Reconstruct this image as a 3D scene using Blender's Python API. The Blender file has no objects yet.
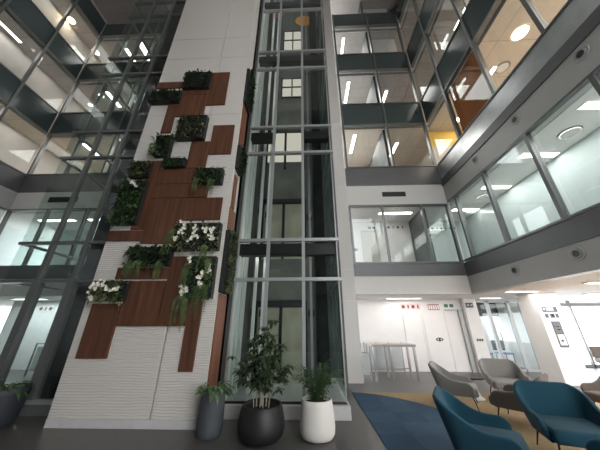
import bpy, bmesh, math, random
from mathutils import Vector, Matrix
random.seed(7)
R = math.radians
C = bpy.context.scene.collection
scn = bpy.context.scene

# ------------------------------------------------------------------ materials
def new_mat(name):
    m = bpy.data.materials.new(name); m.use_nodes = True
    nt = m.node_tree; nt.nodes.clear()
    out = nt.nodes.new('ShaderNodeOutputMaterial')
    return m, nt, out

def principled(name, col, rough=.5, metal=0., noise=0., nscale=8., bump=0., bscale=60., spec=.5, vec_scale=None):
    m, nt, out = new_mat(name)
    b = nt.nodes.new('ShaderNodeBsdfPrincipled')
    b.inputs['Base Color'].default_value = (*col, 1)
    b.inputs['Roughness'].default_value = rough
    b.inputs['Metallic'].default_value = metal
    b.inputs['Specular IOR Level'].default_value = spec
    nt.links.new(b.outputs[0], out.inputs[0])
    tc = nt.nodes.new('ShaderNodeTexCoord')
    mp = nt.nodes.new('ShaderNodeMapping')
    if vec_scale: mp.inputs['Scale'].default_value = vec_scale
    nt.links.new(tc.outputs['Object'], mp.inputs[0])
    if noise > 0:
        n = nt.nodes.new('ShaderNodeTexNoise'); n.inputs['Scale'].default_value = nscale
        n.inputs['Detail'].default_value = 4
        nt.links.new(mp.outputs[0], n.inputs['Vector'])
        cr = nt.nodes.new('ShaderNodeValToRGB')
        cr.color_ramp.elements[0].position = .3; cr.color_ramp.elements[1].position = .7
        cr.color_ramp.elements[0].color = (*[c * (1 - noise) for c in col], 1)
        cr.color_ramp.elements[1].color = (*[min(1, c * (1 + noise)) for c in col], 1)
        nt.links.new(n.outputs['Fac'], cr.inputs[0])
        nt.links.new(cr.outputs[0], b.inputs['Base Color'])
    if bump > 0:
        n2 = nt.nodes.new('ShaderNodeTexNoise'); n2.inputs['Scale'].default_value = bscale
        nt.links.new(mp.outputs[0], n2.inputs['Vector'])
        bp = nt.nodes.new('ShaderNodeBump'); bp.inputs['Strength'].default_value = bump
        bp.inputs['Distance'].default_value = .01
        nt.links.new(n2.outputs['Fac'], bp.inputs['Height'])
        nt.links.new(bp.outputs[0], b.inputs['Normal'])
    return m

def glass(name, tint, ior=1.45, rough=0.0, milky=0., milk_col=(.8, .85, .83), base_refl=0.):
    m, nt, out = new_mat(name)
    tr = nt.nodes.new('ShaderNodeBsdfTransparent'); tr.inputs[0].default_value = (*tint, 1)
    gl = nt.nodes.new('ShaderNodeBsdfGlossy'); gl.inputs['Roughness'].default_value = rough
    gl.inputs['Color'].default_value = (.9, .95, .95, 1)
    lw = nt.nodes.new('ShaderNodeLayerWeight'); lw.inputs[0].default_value = .5
    pw = nt.nodes.new('ShaderNodeMath'); pw.operation = 'POWER'; pw.inputs[1].default_value = 5
    nt.links.new(lw.outputs['Facing'], pw.inputs[0])
    fr = nt.nodes.new('ShaderNodeMath'); fr.operation = 'MULTIPLY_ADD'; fr.use_clamp = True
    fr.inputs[1].default_value = .8; fr.inputs[2].default_value = .035
    nt.links.new(pw.outputs[0], fr.inputs[0])
    mx = nt.nodes.new('ShaderNodeMixShader')
    fac = fr.outputs[0]
    if base_refl > 0:
        ad = nt.nodes.new('ShaderNodeMath'); ad.operation = 'ADD'; ad.use_clamp = True
        ad.inputs[1].default_value = base_refl
        nt.links.new(fac, ad.inputs[0]); fac = ad.outputs[0]
    nt.links.new(fac, mx.inputs[0])
    src = tr
    if milky > 0:
        df = nt.nodes.new('ShaderNodeBsdfDiffuse'); df.inputs[0].default_value = (*milk_col, 1)
        m2 = nt.nodes.new('ShaderNodeMixShader'); m2.inputs[0].default_value = milky
        nt.links.new(tr.outputs[0], m2.inputs[1]); nt.links.new(df.outputs[0], m2.inputs[2])
        src = m2
    nt.links.new(src.outputs[0], mx.inputs[1]); nt.links.new(gl.outputs[0], mx.inputs[2])
    nt.links.new(mx.outputs[0], out.inputs[0])
    return m

def emit(name, col, s):
    m, nt, out = new_mat(name)
    e = nt.nodes.new('ShaderNodeEmission'); e.inputs[0].default_value = (*col, 1); e.inputs[1].default_value = s
    nt.links.new(e.outputs[0], out.inputs[0])
    return m

def wood_mat(name, c1, c2, rough=.38):
    m, nt, out = new_mat(name)
    b = nt.nodes.new('ShaderNodeBsdfPrincipled'); b.inputs['Roughness'].default_value = rough
    b.inputs['Specular IOR Level'].default_value = .35
    tc = nt.nodes.new('ShaderNodeTexCoord')
    mp = nt.nodes.new('ShaderNodeMapping'); mp.inputs['Scale'].default_value = (9, 9, .5)
    nt.links.new(tc.outputs['Object'], mp.inputs[0])
    oi = nt.nodes.new('ShaderNodeObjectInfo')
    av = nt.nodes.new('ShaderNodeVectorMath'); av.operation = 'ADD'
    mm = nt.nodes.new('ShaderNodeMath'); mm.operation = 'MULTIPLY'; mm.inputs[1].default_value = 40
    nt.links.new(oi.outputs['Random'], mm.inputs[0])
    nt.links.new(mp.outputs[0], av.inputs[0]); nt.links.new(mm.outputs[0], av.inputs[1])
    n = nt.nodes.new('ShaderNodeTexNoise'); n.inputs['Scale'].default_value = 1.6; n.inputs['Detail'].default_value = 6
    n.inputs['Distortion'].default_value = .4
    nt.links.new(av.outputs[0], n.inputs['Vector'])
    cr = nt.nodes.new('ShaderNodeValToRGB')
    cr.color_ramp.elements[0].position = .33; cr.color_ramp.elements[1].position = .7
    cr.color_ramp.elements[0].color = (*c1, 1); cr.color_ramp.elements[1].color = (*c2, 1)
    nt.links.new(n.outputs['Fac'], cr.inputs[0])
    nt.links.new(cr.outputs[0], b.inputs['Base Color'])
    # fine vertical reeds
    w = nt.nodes.new('ShaderNodeTexWave'); w.bands_direction = 'X'; w.inputs['Scale'].default_value = 7.
    nt.links.new(tc.outputs['Object'], w.inputs['Vector'])
    bp = nt.nodes.new('ShaderNodeBump'); bp.inputs['Strength'].default_value = .25; bp.inputs['Distance'].default_value = .01
    nt.links.new(w.outputs['Fac'], bp.inputs['Height']); nt.links.new(bp.outputs[0], b.inputs['Normal'])
    nt.links.new(b.outputs[0], out.inputs[0])
    return m

def wavy_mat(name, col, scale=9., dist=.03, strength=.6):
    """white tile with a rippled relief"""
    m, nt, out = new_mat(name)
    b = nt.nodes.new('ShaderNodeBsdfPrincipled'); b.inputs['Roughness'].default_value = .45
    b.inputs['Base Color'].default_value = (*col, 1)
    tc = nt.nodes.new('ShaderNodeTexCoord')
    w = nt.nodes.new('ShaderNodeTexWave'); w.bands_direction = 'Z'; w.inputs['Scale'].default_value = scale
    w.inputs['Distortion'].default_value = 4.; w.inputs['Detail'].default_value = 1.; w.inputs['Detail Scale'].default_value = .35
    nt.links.new(tc.outputs['Object'], w.inputs['Vector'])
    bp = nt.nodes.new('ShaderNodeBump'); bp.inputs['Strength'].default_value = strength; bp.inputs['Distance'].default_value = dist
    nt.links.new(w.outputs['Fac'], bp.inputs['Height']); nt.links.new(bp.outputs[0], b.inputs['Normal'])
    nt.links.new(b.outputs[0], out.inputs[0])
    return m

def tile_mat(name, c1, c2, mortar, w, h, rough, gap=.004, offset=0., rot=0., noise=.12):
    m, nt, out = new_mat(name)
    b = nt.nodes.new('ShaderNodeBsdfPrincipled'); b.inputs['Roughness'].default_value = rough
    tc = nt.nodes.new('ShaderNodeTexCoord')
    mp = nt.nodes.new('ShaderNodeMapping'); mp.inputs['Rotation'].default_value = (0, 0, rot)
    nt.links.new(tc.outputs['Object'], mp.inputs[0])
    br = nt.nodes.new('ShaderNodeTexBrick'); br.offset = offset; br.inputs['Scale'].default_value = 1
    br.inputs['Brick Width'].default_value = w; br.inputs['Row Height'].default_value = h
    br.inputs['Mortar Size'].default_value = gap; br.inputs['Bias'].default_value = 0
    br.inputs['Color1'].default_value = (*c1, 1); br.inputs['Color2'].default_value = (*c2, 1)
    br.inputs['Mortar'].default_value = (*mortar, 1)
    nt.links.new(mp.outputs[0], br.inputs['Vector'])
    n = nt.nodes.new('ShaderNodeTexNoise'); n.inputs['Scale'].default_value = 6; n.inputs['Detail'].default_value = 6
    nt.links.new(tc.outputs['Object'], n.inputs['Vector'])
    mr = nt.nodes.new('ShaderNodeMapRange'); mr.inputs['To Min'].default_value = 1 - noise; mr.inputs['To Max'].default_value = 1 + noise
    nt.links.new(n.outputs['Fac'], mr.inputs[0])
    mx = nt.nodes.new('ShaderNodeVectorMath'); mx.operation = 'SCALE'
    nt.links.new(br.outputs['Color'], mx.inputs[0]); nt.links.new(mr.outputs[0], mx.inputs['Scale'])
    nt.links.new(mx.outputs[0], b.inputs['Base Color'])
    nt.links.new(b.outputs[0], out.inputs[0])
    return m

def fabric(name, col, rough=.9):
    m = principled(name, col, rough, noise=.10, nscale=120, bump=.25, bscale=350, spec=.25)
    b = [n for n in m.node_tree.nodes if n.type == 'BSDF_PRINCIPLED'][0]
    b.inputs['Sheen Weight'].default_value = .08
    b.inputs['Sheen Roughness'].default_value = .5
    return m

def leaf_mat(name, c1, c2, rough=.5):
    m, nt, out = new_mat(name)
    b = nt.nodes.new('ShaderNodeBsdfPrincipled'); b.inputs['Roughness'].default_value = rough
    tc = nt.nodes.new('ShaderNodeTexCoord')
    n = nt.nodes.new('ShaderNodeTexNoise'); n.inputs['Scale'].default_value = 9; n.inputs['Detail'].default_value = 3
    nt.links.new(tc.outputs['Object'], n.inputs['Vector'])
    cr = nt.nodes.new('ShaderNodeValToRGB')
    cr.color_ramp.elements[0].position = .35; cr.color_ramp.elements[1].position = .65
    cr.color_ramp.elements[0].color = (*c1, 1); cr.color_ramp.elements[1].color = (*c2, 1)
    nt.links.new(n.outputs['Fac'], cr.inputs[0]); nt.links.new(cr.outputs[0], b.inputs['Base Color'])
    nt.links.new(b.outputs[0], out.inputs[0])
    return m

M = {}
M['floor'] = tile_mat('grey floor tile', (.082, .077, .074), (.092, .086, .083), (.048, .046, .044), 1.2, .6, .36, .004, .5)
M['blue'] = tile_mat('blue carpet tile', (.018, .054, .108), (.044, .092, .152), (.028, .066, .118), .5, .5, .95, .0, 0., 0, .2)
M['tan'] = principled('tan carpet', (.36, .245, .125), .95, noise=.12, nscale=14, bump=.3, bscale=300)
M['white_tile'] = wavy_mat('rippled white wall tile', (.66, .63, .59), 8., .014, .5)
M['white_tile_flat'] = wavy_mat('rippled white wall tile pale', (.66, .635, .60), 9, .02, .4)
M['col_tile'] = wavy_mat('column tile', (.66, .64, .61), 14, .008, .5)
M['joint'] = principled('joint', (.54, .52, .50), .8)
M['kerb'] = principled('grey kerb', (.56, .555, .56), .5, noise=.05)
M['wood'] = wood_mat('red brown timber', (.074, .031, .017), (.150, .063, .034), .5)
M['wood_side'] = wood_mat('orange brown timber', (.14, .048, .024), (.25, .092, .044))
M['white'] = principled('white paint', (.80, .78, .77), .6, noise=.02, nscale=3)
M['ceil'] = principled('white ceiling', (.82, .81, .80), .7)
M['cream'] = tile_mat('warm ceiling tiles', (.62, .55, .47), (.60, .53, .455), (.42, .37, .31), 1.2, 1.2, .8, .012)
M['dullceil'] = tile_mat('office ceiling tiles', (.47, .435, .42), (.45, .42, .40), (.33, .31, .30), 1.2, .6, .8, .012, .5)
M['offwall'] = principled('office wall', (.62, .58, .545), .8, noise=.10, nscale=.8)
M['darkwall'] = principled('dark back wall', (.09, .095, .095), .7, noise=.4, nscale=1.2)
M['tealwall'] = principled('pale green office wall', (.58, .635, .64), .6)
M['fascia_dark'] = principled('dark grey fascia', (.135, .137, .142), .42, metal=.2, noise=.05, nscale=2)
M['fascia'] = principled('grey fascia', (.46, .455, .44), .45, noise=.03, nscale=2)
M['fascia_pale'] = principled('pale bulkhead', (.70, .68, .66), .6, noise=.02)  # paler than the side fascias, on the back bulkheads only
M['metal_band'] = principled('brushed steel band', (.66, .67, .69), .28, metal=.8, noise=.3, nscale=1.1)
M['mull'] = principled('grey aluminium frame', (.17, .175, .175), .4, metal=.5)
M['mull_lt'] = principled('light aluminium frame', (.36, .37, .37), .4, metal=.4)
M['mull_dark'] = principled('dark aluminium frame', (.045, .048, .05), .4, metal=.4)
M['spandrel'] = principled('dark green spandrel glass', (.062, .084, .084), .16, noise=.10, nscale=.6)
M['glass'] = glass('clear glass', (.93, .95, .945))
M['glass_box'] = glass('lift glass', (.92, .95, .94), base_refl=.01)
M['glass_green'] = glass('green tinted glass', (.84, .885, .88), base_refl=.02)
M['glass_side'] = glass('green glass edge pane', (.80, .87, .85), milky=.10, milk_col=(.60, .68, .66), base_refl=.04)
M['glass_frost'] = glass('frosted glass', (.84, .87, .875), milky=.45, milk_col=(.70, .74, .755))
M['black'] = principled('black', (.012, .012, .013), .35)
M['blackgloss'] = principled('black glossy panel', (.010, .012, .014), .15)
M['steel'] = principled('stainless steel', (.34, .33, .32), .35, metal=.8)
M['rail'] = principled('pale steel rail', (.80, .83, .82), .35, metal=.3)
M['olive'] = principled('shaft concrete', (.15, .15, .135), .8, noise=.25, nscale=1.6)
M['shaft_grey'] = principled('shaft grey', (.13, .135, .135), .75, noise=.2, nscale=1.2)
M['doorpanel'] = principled('lift door panel', (.40, .385, .30), .35, metal=.3, noise=.2, nscale=2.)
M['door_beige'] = principled('beige door', (.55, .51, .45), .5)
M['tabletop'] = principled('greige table top', (.30, .27, .25), .5, noise=.06)
M['pot_black'] = principled('black pot glaze', (.013, .013, .015), .5)
M['pot_white'] = principled('white pot glaze', (.74, .71, .67), .4)
M['pot_grey'] = principled('slate pot', (.060, .067, .077), .6, noise=.15, nscale=3)
M['pot_slate'] = principled('dark slate pot', (.026, .030, .038), .55, noise=.1)
M['soil'] = principled('soil', (.012, .009, .007), .95, bump=.6, bscale=40)
M['box'] = principled('planter box', (.016, .017, .018), .6)
M['leaf_d'] = leaf_mat('dark leaves', (.018, .036, .016), (.045, .080, .034))
M['leaf_m'] = leaf_mat('green leaves', (.025, .060, .020), (.080, .150, .050))
M['leaf_l'] = leaf_mat('pale green leaves', (.045, .095, .030), (.15, .24, .095))
M['leaf_g'] = leaf_mat('grass leaves', (.020, .075, .016), (.045, .160, .035))
M['leaf_v'] = leaf_mat('variegated leaves', (.030, .055, .020), (.19, .21, .10))
M['leaf_y'] = leaf_mat('fern leaves', (.045, .075, .025), (.12, .17, .06))
M['petal'] = principled('white petals', (.80, .79, .68), .6)
M['stem'] = principled('pale stem', (.36, .33, .26), .7)
M['bark'] = principled('brown stem', (.09, .07, .045), .8)
M['teal'] = fabric('teal upholstery', (.013, .062, .093))
M['grey_fab'] = fabric('grey upholstery', (.265, .255, .245))
M['brown_fab'] = fabric('taupe upholstery', (.165, .140, .122))
M['leg'] = principled('black metal leg', (.01, .01, .011), .4, metal=.5)
M['red'] = principled('red sign', (.34, .075, .07), .5)
M['pink'] = principled('overexposed red sign', (.72, .58, .56), .5)  # red board paled in its colour to look overexposed
M['darkred'] = principled('dark red print', (.20, .03, .03), .5)
M['green'] = principled('green exit sign', (.03, .17, .11), .5)
M['signwhite'] = principled('sign white', (.78, .78, .76), .5)
M['signblack'] = principled('sign black', (.02, .02, .022), .5)
M['navy'] = principled('navy print', (.10, .11, .14), .5)
M['lilac'] = principled('lilac print', (.48, .46, .58), .5)
M['orange'] = principled('orange disc', (.85, .36, .03), .5)
M['yellow'] = principled('yellow wall', (.70, .47, .09), .7)
M['blind'] = principled('brown roller blind', (.52, .27, .115), .7, noise=.25, nscale=1.3)
def blind_mat():
    m, nt, out = new_mat('brown roller blind cloth')
    d = nt.nodes.new('ShaderNodeBsdfDiffuse'); t = nt.nodes.new('ShaderNodeBsdfTranslucent'); x = nt.nodes.new('ShaderNodeMixShader')
    for q in (d, t): q.inputs[0].default_value = (.42, .215, .10, 1)
    x.inputs[0].default_value = .4
    nt.links.new(d.outputs[0], x.inputs[1]); nt.links.new(t.outputs[0], x.inputs[2]); nt.links.new(x.outputs[0], out.inputs[0])
    return m
M['blind'] = blind_mat()
M['pinkdisc'] = principled('pink disc', (.65, .15, .25), .5)
M['bluedisc'] = principled('blue disc', (.24, .36, .68), .5)
M['lamp'] = emit('white tube light', (1, .96, .90), 7.)
M['lamp_dim'] = emit('office tube light', (1, .95, .86), 5.)
M['lamp_warm'] = emit('warm lamp', (1, .78, .5), 22.)
M['lobby_glow'] = emit('pale lit panel', (1, .93, .80), .33)  # self-glow standing for lobby light behind the landing door and windows

# ------------------------------------------------------------------ helpers
class MB:
    def __init__(s): s.bm = bmesh.new()
    def box(s, x0, x1, y0, y1, z0, z1):
        v = [s.bm.verts.new(p) for p in ((x0,y0,z0),(x1,y0,z0),(x1,y1,z0),(x0,y1,z0),(x0,y0,z1),(x1,y0,z1),(x1,y1,z1),(x0,y1,z1))]
        for f in ((0,3,2,1),(4,5,6,7),(0,1,5,4),(1,2,6,5),(2,3,7,6),(3,0,4,7)): s.bm.faces.new([v[i] for i in f])
        return s
    def tube(s, pts, r, n=8, r2=None):
        pts = [Vector(p) for p in pts]; rings = []
        for i, p in enumerate(pts):
            d = (pts[min(i+1, len(pts)-1)] - pts[max(i-1, 0)]).normalized()
            a = d.orthogonal().normalized() if i == 0 else (rings[-1][1] - d * rings[-1][1].dot(d)).normalized()
            b = d.cross(a)
            rr = r if r2 is None else r + (r2 - r) * i / max(1, len(pts)-1)
            rings.append(([s.bm.verts.new(p + (a*math.cos(t) + b*math.sin(t)) * rr) for t in (2*math.pi*k/n for k in range(n))], a))
        for i in range(len(rings)-1):
            for k in range(n):
                s.bm.faces.new((rings[i][0][k], rings[i][0][(k+1)%n], rings[i+1][0][(k+1)%n], rings[i+1][0][k]))
        s.bm.faces.new(rings[0][0][::-1]); s.bm.faces.new(rings[-1][0])
        return s
    def lathe(s, prof, n=40, c=(0,0,0), axis='Z', cap=True):
        rings = []
        for r, z in prof:
            ring = []
            for k in range(n):
                t = 2*math.pi*k/n
                if axis == 'Z': p = (c[0]+r*math.cos(t), c[1]+r*math.sin(t), c[2]+z)
                elif axis == 'Y': p = (c[0]+r*math.cos(t), c[1]+z, c[2]+r*math.sin(t))
                else: p = (c[0]+z, c[1]+r*math.cos(t), c[2]+r*math.sin(t))
                ring.append(s.bm.verts.new(p))
            rings.append(ring)
        for i in range(len(rings)-1):
            for k in range(n):
                s.bm.faces.new((rings[i][k], rings[i][(k+1)%n], rings[i+1][(k+1)%n], rings[i+1][k]))
        if cap:
            s.bm.faces.new(rings[0][::-1]); s.bm.faces.new(rings[-1])
        return s
    def prism(s, pts, z0, z1):
        lo = [s.bm.verts.new((x, y, z0)) for x, y in pts]; hi = [s.bm.verts.new((x, y, z1)) for x, y in pts]
        s.bm.faces.new(lo[::-1]); s.bm.faces.new(hi)
        n = len(pts)
        for i in range(n): s.bm.faces.new((lo[i], lo[(i+1)%n], hi[(i+1)%n], hi[i]))
        return s
    def leaf(s, p, d, up, L, W, fold=.25, droop=.0):
        d = d.normalized(); side = d.cross(up)
        if side.length < 1e-4: side = d.orthogonal()
        side.normalize(); nrm = side.cross(d).normalized()
        pts = []
        for t, w in ((0, .06), (.3, .85), (.6, .9), (1, .0)):
            c = p + d * (L*t) - Vector((0, 0, 1)) * (droop * L * t * t)
            pts.append((c, w))
        prev = None
        for c, w in pts:
            if w == 0:
                tip = s.bm.verts.new(c); s.bm.faces.new((prev[0], prev[1], tip)); s.bm.faces.new((prev[1], prev[2], tip)); break
            cur = (s.bm.verts.new(c + side*W*w*.5 + nrm*fold*W*w*.5), s.bm.verts.new(c), s.bm.verts.new(c - side*W*w*.5 + nrm*fold*W*w*.5))
            if prev:
                s.bm.faces.new((prev[0], prev[1], cur[1], cur[0])); s.bm.faces.new((prev[1], prev[2], cur[2], cur[1]))
            prev = cur
        return s
    def build(s, name, mat, parent=None, smooth=False, bevel=0., segs=2, loc=None):
        bmesh.ops.recalc_face_normals(s.bm, faces=s.bm.faces) if not name.startswith(('foliage','flower','frond','leaves')) else None
        me = bpy.data.meshes.new(name); s.bm.to_mesh(me); s.bm.free()
        me.materials.append(M[mat] if isinstance(mat, str) else mat)
        if smooth:
            for p in me.polygons: p.use_smooth = True
        o = bpy.data.objects.new(name, me); C.objects.link(o)
        if bevel:
            b = o.modifiers.new('bevel', 'BEVEL'); b.width = bevel; b.segments = segs; b.limit_method = 'ANGLE'
        if parent: o.parent = parent
        if loc: o.location = loc
        return o

def tag(o, label, cat, group=None, kind=None):
    o['label'] = label; o['category'] = cat
    if group: o['group'] = group
    if kind: o['kind'] = kind
    return o

def thing(name, label, cat, loc=(0,0,0), rz=0., group=None):
    o = bpy.data.objects.new(name, None); o.empty_display_size = .1; C.objects.link(o)
    o.location = loc; o.rotation_euler = (0, 0, rz)
    return tag(o, label, cat, group)

def struct(name, mb, mat, bevel=0., parent=None, smooth=False):
    o = mb.build(name, mat, parent, bevel=bevel, smooth=smooth)
    if parent is None: o['kind'] = 'structure'
    return o

def sempty(name):
    o = bpy.data.objects.new(name, None); o.empty_display_size = .1; C.objects.link(o); o['kind'] = 'structure'
    return o

def B(*a): return MB().box(*a)

# ------------------------------------------------------------------ setting
XR, XL, YB = 5.2, -11.8, 8.0          # faces of the galleries round the atrium
YG = 5.15                             # front plane of the glass shafts
TOP = 20.0
Z2 = (2.42, 2.97, 3.42); Z3 = (5.70, 6.40, 7.32)
SP = [(9.62, 10.83), (13.2, 14.4), (16.9, 18.05)]

struct('floor', B(-20, 20, -9, 16, -.15, 0), 'floor')

# carpets: tan sheet, with a blue field of carpet tiles inlaid on it
tan = B(1.005, 9.5, .8, 6.92, 0.0, .006).build('carpet', 'tan'); tag(tan, 'tan carpet under the armchairs, beyond the blue field', 'carpet')
bl = [(1.0, 6.90), (1.25, 6.85), (1.55, 6.72), (1.95, 6.42), (2.28, 6.05), (2.55, 5.60), (2.72, 5.15), (2.80, 4.7), (2.84, 4.3), (2.86, 3.9), (3.05, 3.45), (3.3, 2.9), (3.5, 2.2), (3.55, 1.0), (1.0, 1.0)]
bc = MB().prism(bl, .0062, .011).build('carpet', 'blue'); tag(bc, 'blue carpet tiles with a curved edge against the tan carpet', 'carpet')

# planted white wall between the two glass shafts
w = MB()
w.box(-4.21, -1.74, 4.64, 5.10, 0.12, TOP)
cols = [(-4.25, -2.576), (-2.546, -1.72)]; rows = [(.12, 3.5), (3.508, 6.66), (6.668, 9.00), (9.015, 9.97), (9.985, 13.0), (13.01, TOP)]
wt = MB()
for x0, x1 in cols:
    for z0, z1 in rows: wt.box(x0, x1, 4.60, 4.66, z0, z1)
wt.box(-1.75, -1.72, 4.661, 5.10, .12, TOP)
struct('wall_front', wt, 'white_tile', .003)
struct('wall_front', w, 'joint')
struct('baseboard_front', B(-4.25, -1.72, 4.59, 5.1, 0, .118), 'kerb', .004)
# dark core behind the planted wall
struct('wall_middle', B(-4.9, -1.72, 5.35, 8.6, 0, TOP), 'blackgloss')

# --------- gallery slabs, fascias, ceilings
def trim(name, args, mat, bevel=.004): return struct(name, B(*args), mat, bevel)
# second floor gallery
trim('trim_1', (1.53, XR, YB, YB+.25, Z2[1]+.03, Z2[2]), 'fascia_dark')
trim('trim_2', (1.53, XR, YB+.02, YB+.3, Z2[0], Z2[1]+.03), 'fascia_pale')
trim('trim_3', (XR, XR+.25, -3, YB+.25, Z2[1], Z2[2]), 'fascia_dark')
trim('trim_4', (XR+.01, XR+.28, -3, YB+.25, Z2[0], Z2[1]), 'fascia')
trim('trim_5', (XL, -4.95, YB, YB+.25, Z2[1]+.03, Z2[2]), 'fascia_dark')
trim('trim_6', (XL, -4.95, YB+.02, YB+.3, Z2[0], Z2[1]+.03), 'fascia_pale')
trim('trim_7', (XL-.25, XL, -3, YB+.25, Z2[1], Z2[2]), 'fascia_dark')
trim('trim_8', (XL-.28, XL-.01, -3, YB+.25, Z2[0], Z2[1]), 'fascia')
# third floor gallery
trim('trim_9', (1.53, XR, YB, YB+.25, 6.50, Z3[2]), 'fascia_dark')
trim('trim_10', (1.53, XR, YB+.02, YB+.3, 5.62, 6.50), 'fascia_pale')
trim('trim_11', (XR, XR+.25, -3, YB+.25, 6.69, Z3[2]), 'metal_band')
trim('trim_12', (XR-.02, XR+.26, -3, YB+.25, Z3[1], 6.69), 'fascia_dark')
trim('trim_13', (XR+.01, XR+.28, -3, YB+.25, Z3[0], Z3[1]), 'fascia')
trim('trim_14', (XL, -4.95, YB, YB+.25, 6.50, Z3[2]), 'fascia_dark')
trim('trim_15', (XL, -4.95, YB+.02, YB+.3, 5.72, 6.50), 'fascia_pale')
trim('trim_16', (XL-.25, XL, -3, YB+.25, 6.50, Z3[2]), 'fascia_dark')
trim('trim_17', (XL-.28, XL-.01, -3, YB+.25, Z3[0], 6.50), 'fascia')

def ring(name, z0, z1, mat, dr, db, dl):
    struct(name, B(XR+.3, XR+dr, -3, YB+db, z0, z1), mat)
    struct(name, B(1.53, XR+.29, YB+.31, YB+db, z0, z1), mat)
    struct(name, B(XL-dl, XL-.3, -3, YB+db, z0, z1), mat)
    struct(name, B(XL-.29, -4.95, YB+.31, YB+db, z0, z1), mat)
ring('ceiling', 2.44, 2.60, 'ceil', 12, 5, 5)
ring('floor', 3.2, 3.40, 'offwall', 6, 4, 5)
ring('ceiling', 5.70, 5.86, 'ceil', 6, 4, 5)
ring('floor', 7.1, 7.30, 'offwall', 6, 4, 5)
for k, (z0, z1) in enumerate(SP):
    ring('ceiling', z0+.02, z0+.2, 'cream' if k == 0 else 'dullceil', 6, 4, 5)
    ring('floor', z1-.2, z1-.02, 'offwall', 6, 4, 5)
struct('ceiling', B(-17, 12, -6, 13, TOP, TOP+.3), 'dullceil')  # unseen solid roof, added to keep daylight off the upper walls
struct('wall_blocker', B(-24, 17, -6.3, -6, 11.5, TOP), 'darkwall')  # unseen wall behind the camera, added to keep the upper atrium dark
struct('wall_blocker', B(-24, 2.6, -6.3, -6, 0, 11.5), 'darkwall')  # unseen dark panel, shaped to block bright reflections in the glass

# interior walls behind the galleries
struct('wall_back', B(1.53, 6.2, 9.8, 9.95, 0, 2.44), 'white')
struct('wall_back', B(1.53, 4.45, 9.8, 9.95, 3.4, 5.7), 'white')
struct('wall_back', B(XL-.3, -4.95, 9.8, 9.95, 0, 2.44), 'white')
struct('wall_back', B(XL-.3, -4.95, 10.2, 10.35, 3.4, 5.7), 'tealwall')
struct('wall_right', B(6.75, 6.9, -3, 9.8, 3.4, 5.7), 'tealwall')
struct('wall_right', B(4.47, 6.75, 9.85, 10, 3.4, 5.7), 'tealwall')
struct('wall_left', B(XL-2.1, XL-2, -3, 12, 3.4, 5.7), 'tealwall')
struct('wall_left', B(XL-4.1, XL-4, -3, 12, 0, 2.44), 'white')
levels = [(7.3, 9.62), (10.83, 13.2), (14.4, 16.9), (18.05, TOP)]
for k, (a, b) in enumerate(levels):
    struct('wall_right', B(XR+4.0, XR+4.15, -3, 12, a, b), 'offwall')
    struct('wall_back', B(1.53, XR+4, YB+3.2, YB+3.35, a, b), 'offwall')
    struct('wall_back', B(XL-4, -4.95, YB+3.2, YB+3.35, a, b), 'offwall')
    struct('wall_left', B(XL-1.40, XL-1.25, -3, 12, a, b), 'offwall')
    struct('wall_partition', B(3.43, 3.53, YB+.35, YB+3.2, a, b), 'darkwall')
    if k: struct('wall_partition', B(XR+.35, XR+4, 4.78, 4.86, a, b), 'offwall')
    if k > 1: struct('wall_partition', B(3.54, XR, 8.75, 8.85, a, b), 'white')
    struct('wall_partition', B(-8.7, -8.6, YB+.35, YB+3.2, a, b), 'darkwall')

# tiled column right of the lift
struct('column', B(1.03, 1.51, 7.9, 8.4, 0, TOP), 'col_tile')
cj = MB()
for z in (2.2, 3.2, 4.8, 6.4, 8.0, 9.6, 11.2, 12.8): cj.box(1.025, 1.515, 7.893, 8.1, z, z+.014)
struct('trim_18', cj, 'white')

# --------- curtain walls
wn = [0]
def window(axis, fixed, a0, a1, z0, z1, sp=None, glass_m='glass', fm='mull', mw=.07, depth=.10, last=False, head=.05, sign=1):
    """one bay: mullion at a0 (and a1 if last), head and sill bars, one pane, the spandrel above"""
    wn[0] += 1
    fr = MB(); top = sp[1] if sp else z1
    d0, d1 = (fixed - .03*sign, fixed + depth*sign)
    d0, d1 = min(d0, d1), max(d0, d1)
    def bx(mb, p, q, zz0, zz1, e0=d0, e1=d1):
        if axis == 'Y': mb.box(p, q, e0, e1, zz0, zz1)
        else: mb.box(e0, e1, p, q, zz0, zz1)
    bx(fr, a0-mw/2, a0+mw/2, z0, top)
    if last: bx(fr, a1-mw/2, a1+mw/2, z0, top)
    bx(fr, a0+mw/2, a1-mw/2, z1-head, z1)
    bx(fr, a0+mw/2, a1-mw/2, z0, z0+head)
    f = fr.build('window_%d' % wn[0], fm); f['kind'] = 'structure'
    c = fixed + .03*sign
    pn = MB(); bx(pn, a0+mw/2, a1-mw/2, z0+head, z1-head, c-.006, c+.006)
    pn.build('pane', glass_m, f)
    if sp:
        s_ = MB(); bx(s_, a0+mw/2, a1-mw/2, z1, sp[1], c-.02, c+.02)
        s_.build('spandrel_panel', 'spandrel', f)
    return f

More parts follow.
